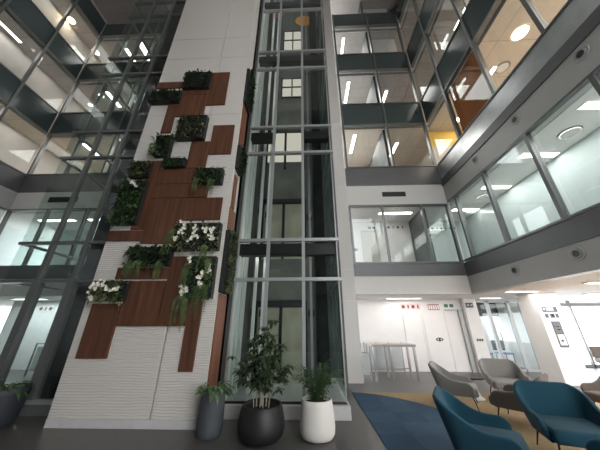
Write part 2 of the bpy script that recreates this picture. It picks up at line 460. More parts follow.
# back wall, right of the column: two bays on each upper floor, left of the white wall: five bays
zz = [(7.32, 9.62, SP[0]), (10.83, 13.2, SP[1]), (14.4, 16.9, SP[2])]
for z0, z1, sp in zz:
    for a0, a1, l in ((1.62, 3.5, False), (3.5, 5.13, True)):
        window('Y', YB, a0, a1, z0, z1, sp, 'glass', 'mull', .08, last=l)
    xs = [-11.75, -10.15, -8.55, -6.95, -5.0]
    for i in range(4): window('Y', YB, xs[i], xs[i+1], z0, z1, sp, 'glass', 'mull', .09, last=i == 3)
    ys = [-1.3, .2, 1.75, 3.31, 4.82, 6.5, 8.0]
    for i in range(6): window('X', XR, ys[i], ys[i+1], z0, z1, sp, 'glass', 'mull', .09, last=False)
    yl = [-1.5, .1, 1.68, 3.26, 4.85, 6.43, 8.0]
    for i in range(6): window('X', XL, yl[i], yl[i+1], z0, z1, sp, 'glass', 'mull', .09, last=False, sign=-1)
# second floor: clear glass on the back, frosted green on the right
for a0, a1, l in ((1.58, 2.78, False), (2.78, 4.22, False), (4.22, 5.15, True)):
    window('Y', YB, a0, a1, 3.42, 5.64, None, 'glass' if a0 < 4 else 'glass_green', 'mull', .06, last=l)
ys = [-1.5, .05, 1.6, 3.12, 4.57, 6.08, 7.51, 8.0]
for i in range(7): window('X', XR, ys[i], ys[i+1], 3.45, 5.72, None, 'glass_green', 'mull', .08)
xs = [-11.75, -10.15, -8.55, -6.95, -5.0]
for i in range(4): window('Y', YB, xs[i], xs[i+1], 3.42, 5.72, None, 'glass_green', 'mull', .06, last=i == 3)
yl = [-1.5, .1, 1.68, 3.26, 4.85, 6.43, 8.0]
for i in range(6): window('X', XL, yl[i], yl[i+1], 3.45, 5.72, None, 'glass_green', 'mull', .08, sign=-1)

# --------- glass lift shaft on the right of the planted wall
ZT = [.22, 2.41, 3.30, 5.79, 6.71, 9.21, 10.07, 12.56, 13.5, 16.0, 16.9, TOP]
SX0, SX1 = -1.60, .66
sh = thing('glass_lift_shaft', 'tall glass lift shaft with grey frame beside the planted white wall', 'lift shaft')
B(SX0-.1, .70, 5.05, 7.88, 0, .20).build('kerb', 'kerb', sh, bevel=.006)
B(SX0, SX1, YG, 5.20, .20, .235).build('sill', 'mull_dark', sh)
for x in (-.90, -.105): B(x-.035, x+.035, YG-.03, YG+.06, .235, TOP).build('mullion', 'mull_lt', sh)
for x in (SX0+.015, SX1-.015): B(x-.012, x+.012, YG-.02, YG+.03, .235, TOP).build('corner_post', 'mull_lt', sh)
for z in ZT[1:-1]:
    t = MB(); t.box(SX0, SX1+.05, YG-.04, YG+.05, z-.035, z+.035); t.box(SX1-.02, SX1+.05, YG+.05, 7.86, z-.03, z+.03)
    t.build('transom', 'mull_lt', sh)
for x0, x1 in ((SX0+.03, -.94), (-.865, -.14), (-.07, SX1-.03)):
    g = MB()
    for i in range(len(ZT)-1): g.box(x0, x1, YG+.005, YG+.015, ZT[i]+.036, ZT[i+1]-.036)
    g.build('front_glass', 'glass_box', sh)
g = MB()
for i in range(len(ZT)-1):
    for y0, y1 in ((5.21, 6.05), (6.06, 6.95), (6.96, 7.84)): g.box(SX1-.012, SX1, y0, y1, ZT[i]+.04, ZT[i+1]-.04)
g.build('side_glass', 'glass_side', sh)
# inside of the shaft
struct('wall_shaft', B(-1.70, -1.62, 5.22, 6.85, .2, TOP), 'darkwall')
struct('wall_shaft', B(-1.70, .20, 6.85, 7.9, 0, TOP), 'shaft_grey')
struct('wall_shaft', B(.20, 1.02, 7.5, 7.9, 0, TOP), 'darkwall')
struct('wall_shaft', B(.22, .50, 6.7, 7.5, .2, TOP), 'blackgloss')
for z in (2.98, 6.35, 9.75, 13.1): 
    if z == 6.35:
        struct('beam', B(SX0+.02, -.92, 5.24, 5.42, z, z+.27), 'black'); struct('beam', B(-.10, SX1-.04, 5.24, 5.42, z, z+.27), 'black')
    else: struct('beam', B(SX0+.02, SX1-.04, 5.24, 5.42, z, z+.27), 'black')
doors = [(.2, 1.96, 'ground floor landing doors of the glass lift, behind the potted plants', 'doorpanel'),
         (3.3, 5.12, 'lift landing doors one floor up, under the first dark cross beam from the floor', 'doorpanel'),
         (6.5, 8.10, 'lift landing doors two floors up, pale panel glowing behind the glass', 'lobby_glow'),
         ]
for z0, z1, lab, pm in doors:
    d = thing('lift_door', lab, 'lift door', (-.75, 6.84, z0), 0, 'lift landing doors')
    f = MB(); f.box(-.72, -.64, -.05, 0, 0, z1-z0); f.box(.62, .70, -.05, 0, 0, z1-z0); f.box(-.72, .70, -.09, 0, z1-z0, z1-z0+.16); f.box(-.05, .03, -.06, 0, 0, z1-z0)
    f.build('frame', 'black', d)
    if pm == 'doorpanel':
        for a, b in ((-.63, -.055), (.035, .61)): B(a, b, -.03, -.005, .0, z1-z0-.01).build('door_leaf', 'doorpanel', d)
    else:
        B(-.63, .61, -.03, -.005, .3, z1-z0-.01).build('door_leaf', 'lobby_glow', d)  # leaf glows in place of the lit lobby behind it
for z0, z1 in ((5.3, 6.45), (2.15, 3.0), (8.3, 9.6)):
    struct('wall_panel', B(-1.38, -.12, 6.80, 6.845, z0, z1), 'olive')
rl = [('first', -1.30, 5.9, .035, 'rail'), ('second', -1.14, 6.2, .045, 'rail'), ('third', -1.20, 6.62, .03, 'steel'), ('fourth', .06, 6.4, .03, 'steel')]
labs = ['pale steel lift guide rail nearest the planted wall', 'pale steel lift guide rail just right of the outermost one', 'thin grey guide rail standing close to the lift doors on their left', 'thin grey guide rail on the right of the lift doors']
for (n_, x, y, hw, mt), lab in zip(rl, labs):
    g = thing('guide_rail', lab, 'guide rail', (x, y, .2), 0, 'lift guide rails')
    B(-hw, hw, -.03, .03, 0, TOP-.4).build('rail', mt, g)
    for z in (1.5, 4.2, 7.4, 10.6): B(-hw-.05, hw+.05, .0301, .08, z, z+.16).build('bracket', 'black', g)
# solid white strips standing for reflections in the shaft's left glass side
for i, (y0, y1) in enumerate(((5.26, 5.40), (5.54, 5.66), (5.86, 6.02))):
    struct('trim_%d' % (19+i), B(-1.61, -1.57+.01*i, y0, y1, .2, TOP), 'rail')
for z0, z1, lab in ((9.95, 11.1, 'lit landing window of the lift lobby, under the coloured discs'), (12.9, 14.4, 'lit landing window of the lift lobby beside the orange disc')):
    t = thing('landing_window', lab, 'window', (-1.0, 6.84, z0), 0, 'landing windows in the shaft')
    w_, h_ = .92, z1-z0
    f = MB()
    for a, b in ((0, .05), (w_*.45, w_*.45+.05), (w_-.05, w_)): f.box(a, b, -.05, 0, 0, h_)
    for c in (0, h_*.5, h_-.05): f.box(.05, w_*.45, -.045, 0, c, c+.05); f.box(w_*.45+.05, w_-.05, -.045, 0, c, c+.05)
    f.build('frame', 'black', t)
    B(.05, w_-.05, -.012, -.002, .05, h_-.05).build('pane', 'lobby_glow', t)
# coloured discs up on the shaft wall
for nm, mt, lab, x, z, r in (('disc', 'orange', 'orange disc high up in the lift shaft', -.05, 15.05, .40),
                             ('disc', 'bluedisc', 'pale blue disc at the top of the lift shaft', -1.05, 16.5, .62),
                             ('disc', 'pinkdisc', 'pink disc partly behind the pale blue one in the lift shaft', -1.42, 15.9, .40)):
    yy = {'orange': 6.74, 'bluedisc': 6.70, 'pinkdisc': 6.80}[mt]
    o = MB().lathe([(r, 0), (r, .03)], 32, (x, yy, z), 'Y').build(nm, mt); tag(o, lab, 'disc', 'coloured discs in the lift shaft')

# --------- glass enclosure on the left of the planted wall
LX0 = -6.84
en = thing('glass_enclosure', 'glass enclosure with grey mullions left of the planted white wall', 'glass enclosure')
B(LX0, -4.3, 5.10, 5.4, 0, .17).build('plinth', 'fascia_dark', en)
B(LX0, -4.3, 5.11, 5.2, .17, .24).build('sill', 'mull_lt', en)
for x in (-6.0, -5.19):
    B(x-.036, x+.036, YG-.05, YG+.05, 2.44, TOP).build('mullion', 'mull', en)
    m = MB(); m.box(x-.075, x+.075, YG-.06, YG+.09, .24, 2.44); m.build('post', 'mull', en)
B(-4.42, -4.30, YG-.05, YG+.1, .24, TOP).build('post', 'mull_dark', en)
for z in ZT[1:-1]:
    t = MB(); t.box(LX0, -4.30, YG-.045, YG+.045, z-.035, z+.035); t.box(LX0, LX0+.06, YG+.045, 7.95, z-.03, z+.03)
    t.build('transom', 'mull', en)
for x0, x1 in ((LX0, -6.05), (-5.955, -5.235)):
    g = MB()
    for i in range(len(ZT)-1): g.box(x0+.06 if i == 0 else x0, x1-.055 if i == 0 else x1, YG+.0, YG+.012, ZT[i]+.036, ZT[i+1]-.036)
    g.build('front_glass', 'glass_box', en)
g = MB()
for i in range(len(ZT)-1): g.box(-5.145 if i else -5.09, -4.42, YG, YG+.012, ZT[i]+.036, ZT[i+1]-.036)
g.build('front_glass', 'glass_green', en)
g = MB()
for i in range(len(ZT)-1): g.box(LX0, LX0+.012, YG+.02, 7.95, ZT[i]+.04, ZT[i+1]-.04)
g.build('side_glass', 'glass_box', en)
struct('wall_middle', B(-5.22, -4.25, 5.28, 5.34, .2, TOP), 'black')
# steel landings inside the enclosure
for z in (3.05, 6.42, 9.8, 13.2):
    struct('beam', B(-6.7, -5.0, 7.2, 7.35, z, z+.22), 'fascia_dark')
    struct('beam', B(-5.5, -5.35, 5.35, 7.2, z, z+.22), 'fascia_dark')

# ------------------------------------------------------------------ timber panels
YW = 4.60
panels = [ # x0,x1,z0,z1,label
 (-4.245, -3.50, 7.70, 7.95, 'short timber strip behind the highest left planter box'),
 (-3.49, -2.72, 7.40, 7.69, 'thin timber strip directly below the topmost planter box'),
 (-2.715, -2.19, 6.99, 8.29, 'upright timber panel right of the topmost planter box, the highest panel'),
 (-3.745, -3.485, 6.05, 7.38, 'narrow upright timber panel running down below the long left planter box'),
 (-3.475, -2.72, 6.60, 7.39, 'timber panel between the topmost planter and the leafy planter below it'),
 (-2.385, -1.835, 5.33, 6.25, 'timber panel right of the leafy planter, close to the lift glass'),
 (-2.87, -2.40, 4.94, 5.73, 'timber panel just left of and below the one nearest the lift'),
 (-3.775, -3.495, 3.38, 5.17, 'tall upright timber panel beside the bushy stacked planters at the wall edge'),
 (-3.487, -2.28, 4.51, 4.925, 'horizontal timber panel under the grassy little planter'),
 (-3.487, -2.24, 4.14, 4.50, 'horizontal timber panel second below the grassy little planter'),
 (-3.487, -2.745, 3.06, 4.125, 'large timber panel in the middle of the wall, above the dark leafy planter'),
 (-2.735, -1.875, 3.58, 4.125, 'timber panel right above the white flowered planter'),
 (-4.245, -3.493, 3.13, 3.36, 'short timber strip at the wall edge below the tall bushy planter'),
 (-3.79, -2.75, 2.335, 2.56, 'timber strip below the dark leafy planter with trailing fern'),
 (-3.50, -2.762, 1.49, 2.30, 'timber panel right of the small flowered planter at the wall edge'),
 (-4.08, -3.525, .97, 1.88, 'lowest left timber panel, below the small flowered planter'),
 (-2.745, -2.235, 1.49, 2.78, 'tall timber panel left of the planter with trailing white flowers'),
 (-2.225, -1.975, .78, 2.78, 'narrow timber panel reaching lowest, below the trailing flowers'),
]
for x0, x1, z0, z1, lab in panels:
    cx, cz = (x0+x1)/2, z0
    o = B(x0-cx, x1-cx, -.036, 0., 0, z1-z0).build('wood_panel', 'wood', None, bevel=.004, loc=(cx, YW, cz))
    tag(o, lab, 'wood panel', 'timber panels on the white wall')
side = [(4.66, 5.02, 5.70, 7.10, 'timber panel on the wall side below the highest side planter'),
        (4.68, 4.86, 3.95, 4.80, 'slim timber panel on the wall side below the middle side planter'),
        (4.63, 5.00, 3.40, 3.93, 'short timber panel on the wall side above the lowest side planter'),
        (4.63, 5.06, .45, 2.06, 'long timber panel on the wall side down by the slate pot')]
for y0, y1, z0, z1, lab in side:
    o = B(0, .03, y0, y1, 0, z1-z0).build('wood_panel', 'wood_side', None, bevel=.004, loc=(-1.72, 0, z0))
    tag(o, lab, 'wood panel', 'timber panels on the wall side')

# ------------------------------------------------------------------ planters
def rnd(a, b): return random.uniform(a, b)
def foliage_front(mb, w, h, n, L, W, out=.12, spill=.0):
    """leaves growing out of an upright face, local x 0..w, z 0..h, y towards -"""
    for _ in range(n):
        x = rnd(-spill, w+spill); z = rnd(-.01, h-.01)
        p = Vector((x, rnd(-out, -.01), z))
        d = Vector((rnd(-1, 1), rnd(-1.2, -.1), rnd(-.9, 1)))
        s = rnd(.6, 1.25)
        mb.leaf(p, d, Vector((rnd(-.3,.3), -.6, 1)), L*s, W*s, .3, rnd(0, .5))
def frond(mb, p, L, d0, ll=.05, lw=.016, n=16, sag=1.0):
    """hanging frond with leaflets each side"""
    pos = Vector(p); d = Vector(d0).normalized()
    for i in range(n):
        nx = pos + d * (L/n)
        side = d.cross(Vector((0, -1, 0)))
        if side.length < .1: side = Vector((1, 0, 0))
        side.normalize()
        k = (1 - .6*i/n)
        for sg in (-1, 1):
            mb.leaf(pos, (side*sg + d*.9 + Vector((0, rnd(-.3,.1), 0))), Vector((0,-1,.2)), ll*k, lw*k, .1)
        mb.leaf(pos, d, Vector((0, -1, 0)), L/n*1.1, .006, 0)
        pos = nx
        d = (d + Vector((rnd(-.08,.08), .02, -.35*sag))).normalized()
def flower(mb, p, s):
    for k in range(5):
        a = 2*math.pi*k/5 + rnd(0, .6)
        d = Vector((math.cos(a), -.55, math.sin(a)))
        mb.leaf(Vector(p), d, Vector((0, -1, .1)), s, s*.6, .2)

def planter(x0, x1, z0, z1, lab, leaf, n, L, W, depth=.13, flowers=(), fronds=(), out=.055, spill=.0):
    t = thing('wall_planter', lab, 'wall planter', (x0, YW, z0), 0, 'planter boxes on the white wall')
    w, h = x1-x0, z1-z0
    b = MB()
    b.box(0, w, -.02, .004, 0, h); b.box(0, w, -depth, -.02, -.0, .02); b.box(0, w, -depth, -.02, h-.015, h)
    b.box(0, .015, -depth, -.02, .02, h-.015); b.box(w-.015, w, -depth, -.02, .02, h-.015)
    b.box(.015, w-.015, -depth+.02, -.02, .02, h-.015)
    b.build('planter_box', 'box', t)
    f = MB()
    foliage_front(f, w, h, int(n*.72), L, W, out, spill)
    o = f.build('foliage', leaf, t); o.location = (0, -depth+.02, 0)
    if flowers:
        for fx, fz in flowers:
            f = MB()
            for _ in range(4): flower(f, (fx*w+rnd(-.05,.05), -depth-.06-rnd(0, .05), fz*h+rnd(-.05,.05)), rnd(.035, .06))
            f.build('flower_cluster', 'petal', t)
    if fronds:
        f = MB()
        for fx, fz, L2 in fronds:
            for _ in range(5): frond(f, (fx*w+rnd(-.06,.06), -depth-rnd(.02,.08), fz*h), L2*rnd(.7, 1.1), (rnd(-.4,.4), -.5, -.35), .06, .018)
        f.build('fronds', 'leaf_y', t)
    return t
planter(-3.42, -2.68, 7.57, 8.20, 'topmost planter box on the white wall, filled with dark leaves', 'leaf_d', 480, .07, .045)
planter(-4.24, -3.42, 7.06, 7.46, 'long low planter box overhanging the left edge high on the wall', 'leaf_d', 330, .10, .045)
planter(-3.26, -2.55, 5.76, 6.52, 'planter of speckled yellow green leaves below the topmost one', 'leaf_v', 520, .075, .045)
planter(-3.70, -3.33, 5.26, 5.86, 'narrow planter with leaves spilling to its left, above the bushy pair', 'leaf_d', 330, .11, .045, fronds=((.1, .5, .4),), spill=.06)
planter(-3.40, -2.86, 4.93, 5.16, 'small planter filled with bright grassy green leaves', 'leaf_g', 330, .07, .02)
planter(-4.13, -3.67, 4.66, 5.08, 'square planter of light green leaves at the wall edge, over the tall one', 'leaf_v', 420, .08, .05)
planter(-4.21, -3.64, 3.48, 4.54, 'tall planter of bushy green leaves with one white bloom at the wall edge', 'leaf_m', 700, .10, .05, flowers=((.75, .84), (.6, .9)))
planter(-2.51, -1.93, 4.45, 4.85, 'planter with trailing greenery near the lift, below the panels', 'leaf_m', 360, .10, .04, fronds=((.1, .2, .45), (.75, .1, .5)), spill=.04)
planter(-3.55, -2.73, 2.58, 2.96, 'dark leafy planter with fern trailing over the timber strip below', 'leaf_d', 480, .12, .05, fronds=((.1, .2, .35), (.35, .15, .4), (.85, .2, .4)), spill=.03)
planter(-2.73, -1.80, 2.89, 3.47, 'wide planter crowded with white flowers beside the lift', 'leaf_v', 520, .10, .04, flowers=((.2, .9), (.28, .8), (.5, .8), (.52, .6), (.2, .6), (.08, .4), (.55, .4), (.85, .5), (.9, .35), (.7, .65), (.88, .7), (.42, .3)), fronds=((.02, .7, .6), (.8, .1, .35)))
planter(-2.33, -1.80, 1.96, 2.75, 'upright planter with white blooms and long trailing fronds beside the lift', 'leaf_m', 430, .10, .035, flowers=((.1, .22), (.2, .16), (.05, .12), (.6, .45), (.7, .55), (.78, .7), (.85, .62), (.65, .3), (.15, .9)), fronds=((.05, .05, .6), (.15, .0, .6), (.7, .3, .75), (.78, .9, .5), (.0, .8, .6)))
planter(-4.06, -3.44, 1.92, 2.29, 'lowest planter, small and bright with cream flowers, at the wall edge', 'leaf_v', 380, .09, .05, flowers=((.15, .8), (.3, .9), (.12, .5), (.35, .7), (.6, .6), (.2, .15), (.8, .55)))

def side_planter(y0, y1, z0, z1, lab, leaf, fl=()):
    t = thing('wall_planter', lab, 'wall planter', (-1.72, y1, z0), 0, 'planter boxes on the wall side')
    w, h = y1-y0, z1-z0
    b = MB(); b.box(-.004, .08, -w, 0, 0, h)
    b.build('planter_box', 'box', t)
    f = MB(); foliage_front(f, w, h, int(420*h), .09, .04, .05, .0)
    o = f.build('foliage', leaf, t); o.rotation_euler = (0, 0, R(90)); o.location = (.085, -w, 0)
    return t
side_planter(4.62, 5.03, 7.14, 8.50, 'highest planter on the wall side, hanging next to the lift glass', 'leaf_d')
side_planter(4.64, 4.98, 4.95, 5.66, 'middle planter on the wall side, hanging next to the lift glass', 'leaf_d')
side_planter(4.60, 4.98, 2.08, 3.36, 'lowest planter on the wall side, with pale yellow leaves', 'leaf_v')

# ------------------------------------------------------------------ potted plants
def pot(t, prof, mat, soil_z, soil_r):
    MB().lathe(prof, 48).build('pot', mat, t, smooth=True)
    MB().lathe([(.001, soil_z), (soil_r, soil_z), (soil_r, soil_z-.04)], 32, cap=False).build('soil', 'soil', t)

def umbrella(mb, p, r, n, L, W, tilt=.35, up=None):
    for k in range(n):
        a = 2*math.pi*k/n + rnd(-.25, .25)
        d = Vector((math.cos(a), math.sin(a), tilt*rnd(-1.3, .7)))
        mb.leaf(Vector(p), d, Vector((0,0,1)), L*rnd(.75, 1.15), W, .2, rnd(.1, .5))

# black bowl pot, tall leafy plant
t = thing('potted_plant', 'tall leafy plant in a bulbous black pot before the lift', 'potted plant', (-.715, 4.28, 0))
pot(t, [(.19,0),(.265,.02),(.325,.08),(.342,.16),(.334,.26),(.312,.36),(.288,.425),(.275,.435),(.262,.42),(.258,.37)], 'pot_black', .385, .262)
stems = MB(); lv = MB()
for (x, y, tx, ty, h, r) in ((-.03,.0,.02,.02,1.12,.015),(.05,.04,.14,.05,.86,.011),(-.09,.02,-.18,.0,.88,.011),(.02,-.06,.05,-.12,.70,.010),(-.02,.06,-.08,.10,1.0,.010),(.10,-.03,.28,-.05,.50,.008),(-.12,-.03,-.32,-.06,.58,.008)):
    pts = [Vector((x + (tx-x)*s*s, y + (ty-y)*s, .37 + (h)*s)) for s in (0,.2,.4,.6,.8,1)]
    stems.tube(pts, r, 6, r*.5)
    for s in [i/10 for i in range(2, 11)]:
        for q in range(3):
            c = Vector((x + (tx-x)*s*s, y + (ty-y)*s, .37 + h*s))
            if s < .38 or (q == 2 and s < .6): continue
            a = rnd(0, 6.28); e = c + Vector((math.cos(a)*rnd(.06,.2), math.sin(a)*rnd(.06,.18), rnd(-.02,.10)))
            stems.tube([c, e], .003, 4)
            umbrella(lv, e, 0, 7, rnd(.10,.15), .054, .45)
stems.build('stems', 'stem', t); lv.build('leaves', 'leaf_d', t)

# white pot, dense feathery plant
t = thing('potted_plant', 'feathery green plant in a white pot before the lift', 'potted plant', (.10, 4.36, 0))
pot(t, [(.16,0),(.222,.02),(.252,.07),(.26,.16),(.25,.30),(.236,.41),(.226,.475),(.218,.482),(.208,.47),(.205,.41)], 'pot_white', .42, .212)
st = MB(); lv = MB()
for k in range(30):
    a = rnd(0, 6.28); r0 = rnd(0, .08); sp = rnd(.06, .34); h = rnd(.42, .74) * (1.1 - sp*.7)
    p0 = Vector((math.cos(a)*r0, math.sin(a)*r0, .41)); pts = []
    for i in range(7):
        s = i/6; pts.append(p0 + Vector((math.cos(a)*sp*s**1.5, math.sin(a)*sp*s**1.5, h*(s - .22*s**3))))
    st.tube(pts, .006, 5, .002)
    for i in range(1, 7):
        for sg in (-1, 1):
            d = (pts[i] - pts[i-1]).normalized(); sd = Vector((-math.sin(a), math.cos(a), 0))*sg
            for q in (.0, .5):
                lv.leaf(pts[i] - d*(pts[i]-pts[i-1]).length*q, sd*1. + d*.7 + Vector((0,0,rnd(-.3,.2))), Vector((0,0,1)), rnd(.10,.17), .028, .2, .4)
st.build('stems', 'leaf_m', t); lv.build('leaves', 'leaf_m', t)

# slate pot with low broad leaves
def low_leaves(t, z, n, L, W, spread, mat='leaf_m'):
    lv = MB(); st = MB()
    for k in range(n):
        a = rnd(0, 6.28); tl = rnd(.05, 1.1)
        d = Vector((math.cos(a), math.sin(a), tl))
        p0 = Vector((math.cos(a)*.03, math.sin(a)*.03, z)); p1 = p0 + d.normalized()*rnd(.05, spread)
        st.tube([p0, p1], .004, 4)
        lv.leaf(p1, Vector((d.x, d.y, d.z*.5)), Vector((0,0,1)), L*rnd(.7,1.2), W*rnd(.8,1.2), .25, rnd(.3,.8))
    st.build('stems', mat, t); lv.build('leaves', mat, t)
t = thing('potted_plant', 'low broad leaved plant in a slim slate grey pot by the planted wall', 'potted plant', (-1.505, 4.38, 0))
pot(t, [(.15,0),(.172,.02),(.186,.08),(.192,.22),(.185,.40),(.172,.53),(.162,.585),(.152,.585),(.147,.54)], 'pot_grey', .54, .15)
low_leaves(t, .54, 52, .20, .066, .16, 'leaf_l')

# left: dark slate pot with low plant, and a tall plant further left
t = thing('potted_plant', 'low leafy plant in a dark tapered pot before the glass enclosure', 'potted plant', (-5.08, 4.55, 0))
pot(t, [(.20,0),(.235,.02),(.26,.10),(.29,.30),(.31,.46),(.318,.55),(.305,.555),(.29,.51)], 'pot_slate', .50, .29)
low_leaves(t, .50, 44, .22, .075, .20, 'leaf_m')
t = thing('potted_plant', 'tall plant cut by the left picture edge, dark leaves before the glass', 'potted plant', (-6.35, 4.62, 0))
pot(t, [(.22,0),(.26,.02),(.30,.2),(.32,.5),(.31,.6),(.29,.6),(.28,.55)], 'pot_slate', .56, .29)
stems = MB(); lv = MB()
for (tx, ty, h) in ((.1,0,1.5),(.28,.0,1.22),(-.2,.1,1.3)):
    pts = [Vector((tx*s*s, ty*s, .55+h*s)) for s in (0,.25,.5,.75,1)]
    stems.tube(pts, .014, 6, .006)
    for s in (.5,.62,.75,.88,1):
        c = Vector((tx*s*s, ty*s, .55+h*s)); umbrella(lv, c, 0, 6, .20, .075, .4)
stems.build('stems', 'bark', t); lv.build('leaves', 'leaf_d', t)

# ------------------------------------------------------------------ armchairs
def smooth(t): return t*t*(3-2*t)
def chair_shell(mat_name):
    """U-shaped shell: high flat back, arms sweeping down to the front"""
    bm = bmesh.new(); N = 36; rows = 7
    path = []
    hw, back, front, rc = .345, .30, -.33, .125
    # arc-length path of the U from left arm front to right arm front
    L1 = back - rc - front; La = rc*math.pi/2; L2 = 2*(hw-rc); tot = 2*L1 + 2*La + L2
    def at(s):
        if s < L1: return (-hw, front + s), (-1, 0)
        s -= L1
        if s < La:
            a = s/rc; return (-hw+rc - rc*math.cos(a), back-rc + rc*math.sin(a)), (-math.cos(a), math.sin(a))
        s -= La
        if s < L2: return (-hw+rc + s, back), (0, 1)
        s -= L2
        if s < La:
            a = s/rc; return (hw-rc + rc*math.sin(a), back-rc + rc*math.cos(a)), (math.sin(a), math.cos(a))
        s -= La
        return (hw, back-rc - s), (1, 0)
    grid = []
    for i in range(N+1):
        s = tot*i/N; (x, y), (nx, ny) = at(min(s, tot-1e-6))
        u = abs(s - tot/2)/(tot/2)              # 0 at the back centre, 1 at an arm's front
        if u < .29: h = .735
        else:
            k = (u-.29)/.71
            h = .735 - .275*(1 - (1-min(1, k/.70))**1.9) + .015*k
        if u > .93: h -= (u-.93)/.07*.08
        col = []
        for j in range(rows):
            v = j/(rows-1); z = .215 + (h-.215)*v
            zz_ = max(0., z-.24)
            fl = .10*ny*max(0, ny)*(zz_/.56)**1.3 + .045*abs(nx)*(zz_/.4) - .05*(1-v)**2
            col.append(bm.verts.new((x + nx*fl, y + (ny*fl if ny > 0 else 0), z)))
        grid.append(col)
    for i in range(N):
        for j in range(rows-1): bm.faces.new((grid[i][j], grid[i+1][j], grid[i+1][j+1], grid[i][j+1]))
    bmesh.ops.recalc_face_normals(bm, faces=bm.faces)
    me = bpy.data.meshes.new('shell'); bm.to_mesh(me); bm.free(); me.materials.append(M[mat_name])
    for p in me.polygons: p.use_smooth = True
    o = bpy.data.objects.new('backrest', me); C.objects.link(o)
    s = o.modifiers.new('solid', 'SOLIDIFY'); s.thickness = .055; s.offset = 0
    b = o.modifiers.new('bev', 'BEVEL'); b.width = .018; b.segments = 2; b.limit_method = 'ANGLE'; b.angle_limit = R(50)
    s2 = o.modifiers.new('sub', 'SUBSURF'); s2.levels = 1; s2.render_levels = 1
    return o
def cushion(name, x0, x1, y0, y1, z0, z1, mat, bev=.05):
    bm = bmesh.new(); nx, ny = 8, 8
    top = [[None]*(ny+1) for _ in range(nx+1)]
    mb = MB(); mb.box(x0, x1, y0, y1, z0, z1)
    o = mb.build(name, mat, None, smooth=True, bevel=bev, segs=4)
    return o
def make_chair(mat, lab, cat='armchair', loc=(0,0,0), rz=0., group=None):
    t = thing('armchair', lab, cat, loc, rz, group)
    sh_ = chair_shell(mat); sh_.parent = t
    c = cushion('seat', -.315, .315, -.40, .27, .215, .365, mat, .05); c.parent = t
    for sx, sy in ((-1,-1),(1,-1),(-1,1),(1,1)):
        MB().tube([(sx*.24, sy*.24-.03, .27), (sx*.30, sy*.31-.03, .0)], .013, 8, .008).build('leg', 'leg', t)
    return t
def dup(src, lab, loc, rz, mat=None):
    r = src.copy(); C.objects.link(r); r.location = loc; r.rotation_euler = (0,0,rz); r['label'] = lab
    for ch in src.children:
        c = ch.copy(); C.objects.link(c); c.parent = r
        if mat and ch.name.split('.')[0] in ('backrest', 'seat'):
            c.data = ch.data.copy(); c.data.materials[0] = M[mat]
    return r
# local -y is the front; rz turns it
ch = make_chair('teal', 'teal armchair seen from its side and back, on the blue carpet', loc=(1.92, 3.46, .0112), rz=R(61), group='armchairs in the lounge')
dup(ch, 'teal armchair facing the camera, with the taupe armchair behind it', (3.25, 3.87, .0062), R(-20))
dup(ch, 'teal armchair mostly out of view, only its arm tip at the bottom corner', (2.57, 2.65, .0112), R(210))
dup(ch, 'grey armchair seen from its side, beside the round pedestal table', (3.02, 6.00, .0062), R(60), 'grey_fab')
dup(ch, 'pale grey armchair facing the camera in front of the glass doors', (4.42, 6.48, .0062), R(-20), 'grey_fab')
dup(ch, 'taupe armchair hidden partly behind the front facing teal armchair', (3.60, 5.02, .0062), R(-140), 'brown_fab')
dup(ch, 'taupe armchair at the right picture edge, before the bright window', (5.50, 5.22, .0062), R(-88), 'brown_fab')

def side_table(x, y, lab, top, ped, h=.42, r=.25):
    t = thing('side_table', lab, 'side table', (x, y, .0062), 0, 'round lounge tables')
    MB().lathe([(r-.02, h-.03), (r, h-.015), (r, h), (r-.01, h+.004)], 36).build('table_top', top, t)
    MB().lathe([(.16, 0), (.16, .012), (.10, .05), (.055, .2), (.05, h-.03)], 28).build('pedestal', ped, t, smooth=True)
side_table(3.66, 6.44, 'dark round side table on a pale pedestal next to the grey armchair', 'black', 'kerb')
side_table(4.62, 5.72, 'dark round side table behind the front facing teal armchair', 'box', 'steel', .42, .30)

# ------------------------------------------------------------------ ground floor behind
t = thing('bar_table', 'high table with pale top and steel legs by the back wall', 'table', (2.58, 8.55, 0))
B(-.68, .66, -.33, .33, .89, .955).build('table_top', 'tabletop', t, bevel=.008)
for sx, sy in ((-.62,-.28), (-.10,-.28), (.60,-.28), (-.62,.28), (-.10,.28), (.60,.28)): B(sx-.028, sx+.028, sy-.028, sy+.028, 0, .89).build('leg', 'steel', t)
B(-.595, .575, -.012+.28, .012+.28, .22, .25).build('stretcher', 'steel', t)
t = thing('glass_barrier', 'steel framed glass access barrier beside the tiled column', 'barrier', (1.55, 8.45, 0))
MB().tube([(.02,-.02,.70),(.24,-.02,.72),(.30,-.02,.66),(.34,-.02,.0)], .02, 8).build('hoop', 'steel', t)
B(.06, .27, -.02, -.005, .12, .66).build('glass_leaf', 'glass_frost', t)
MB().tube([(.02,-.02,.0),(.02,-.02,.98)], .025, 8).build('post', 'black', t)
B(-.01, .06, -.07, .02, .86, .98).build('card_reader', 'black', t)
t = thing('glass_balustrade', 'low frosted glass screen with steel posts behind the high table', 'balustrade', (1.9, 9.35, 0))
B(.05, 1.25, -.008, .008, .15, .92).build('glass_leaf', 'glass_frost', t)
for x in (.0, .42, .84, 1.28): B(x-.012, x+.012, -.02, .02, 0, .95).build('post', 'steel', t)
B(-.02, 1.3, -.02, .02, .10, .14).build('rail', 'steel', t)

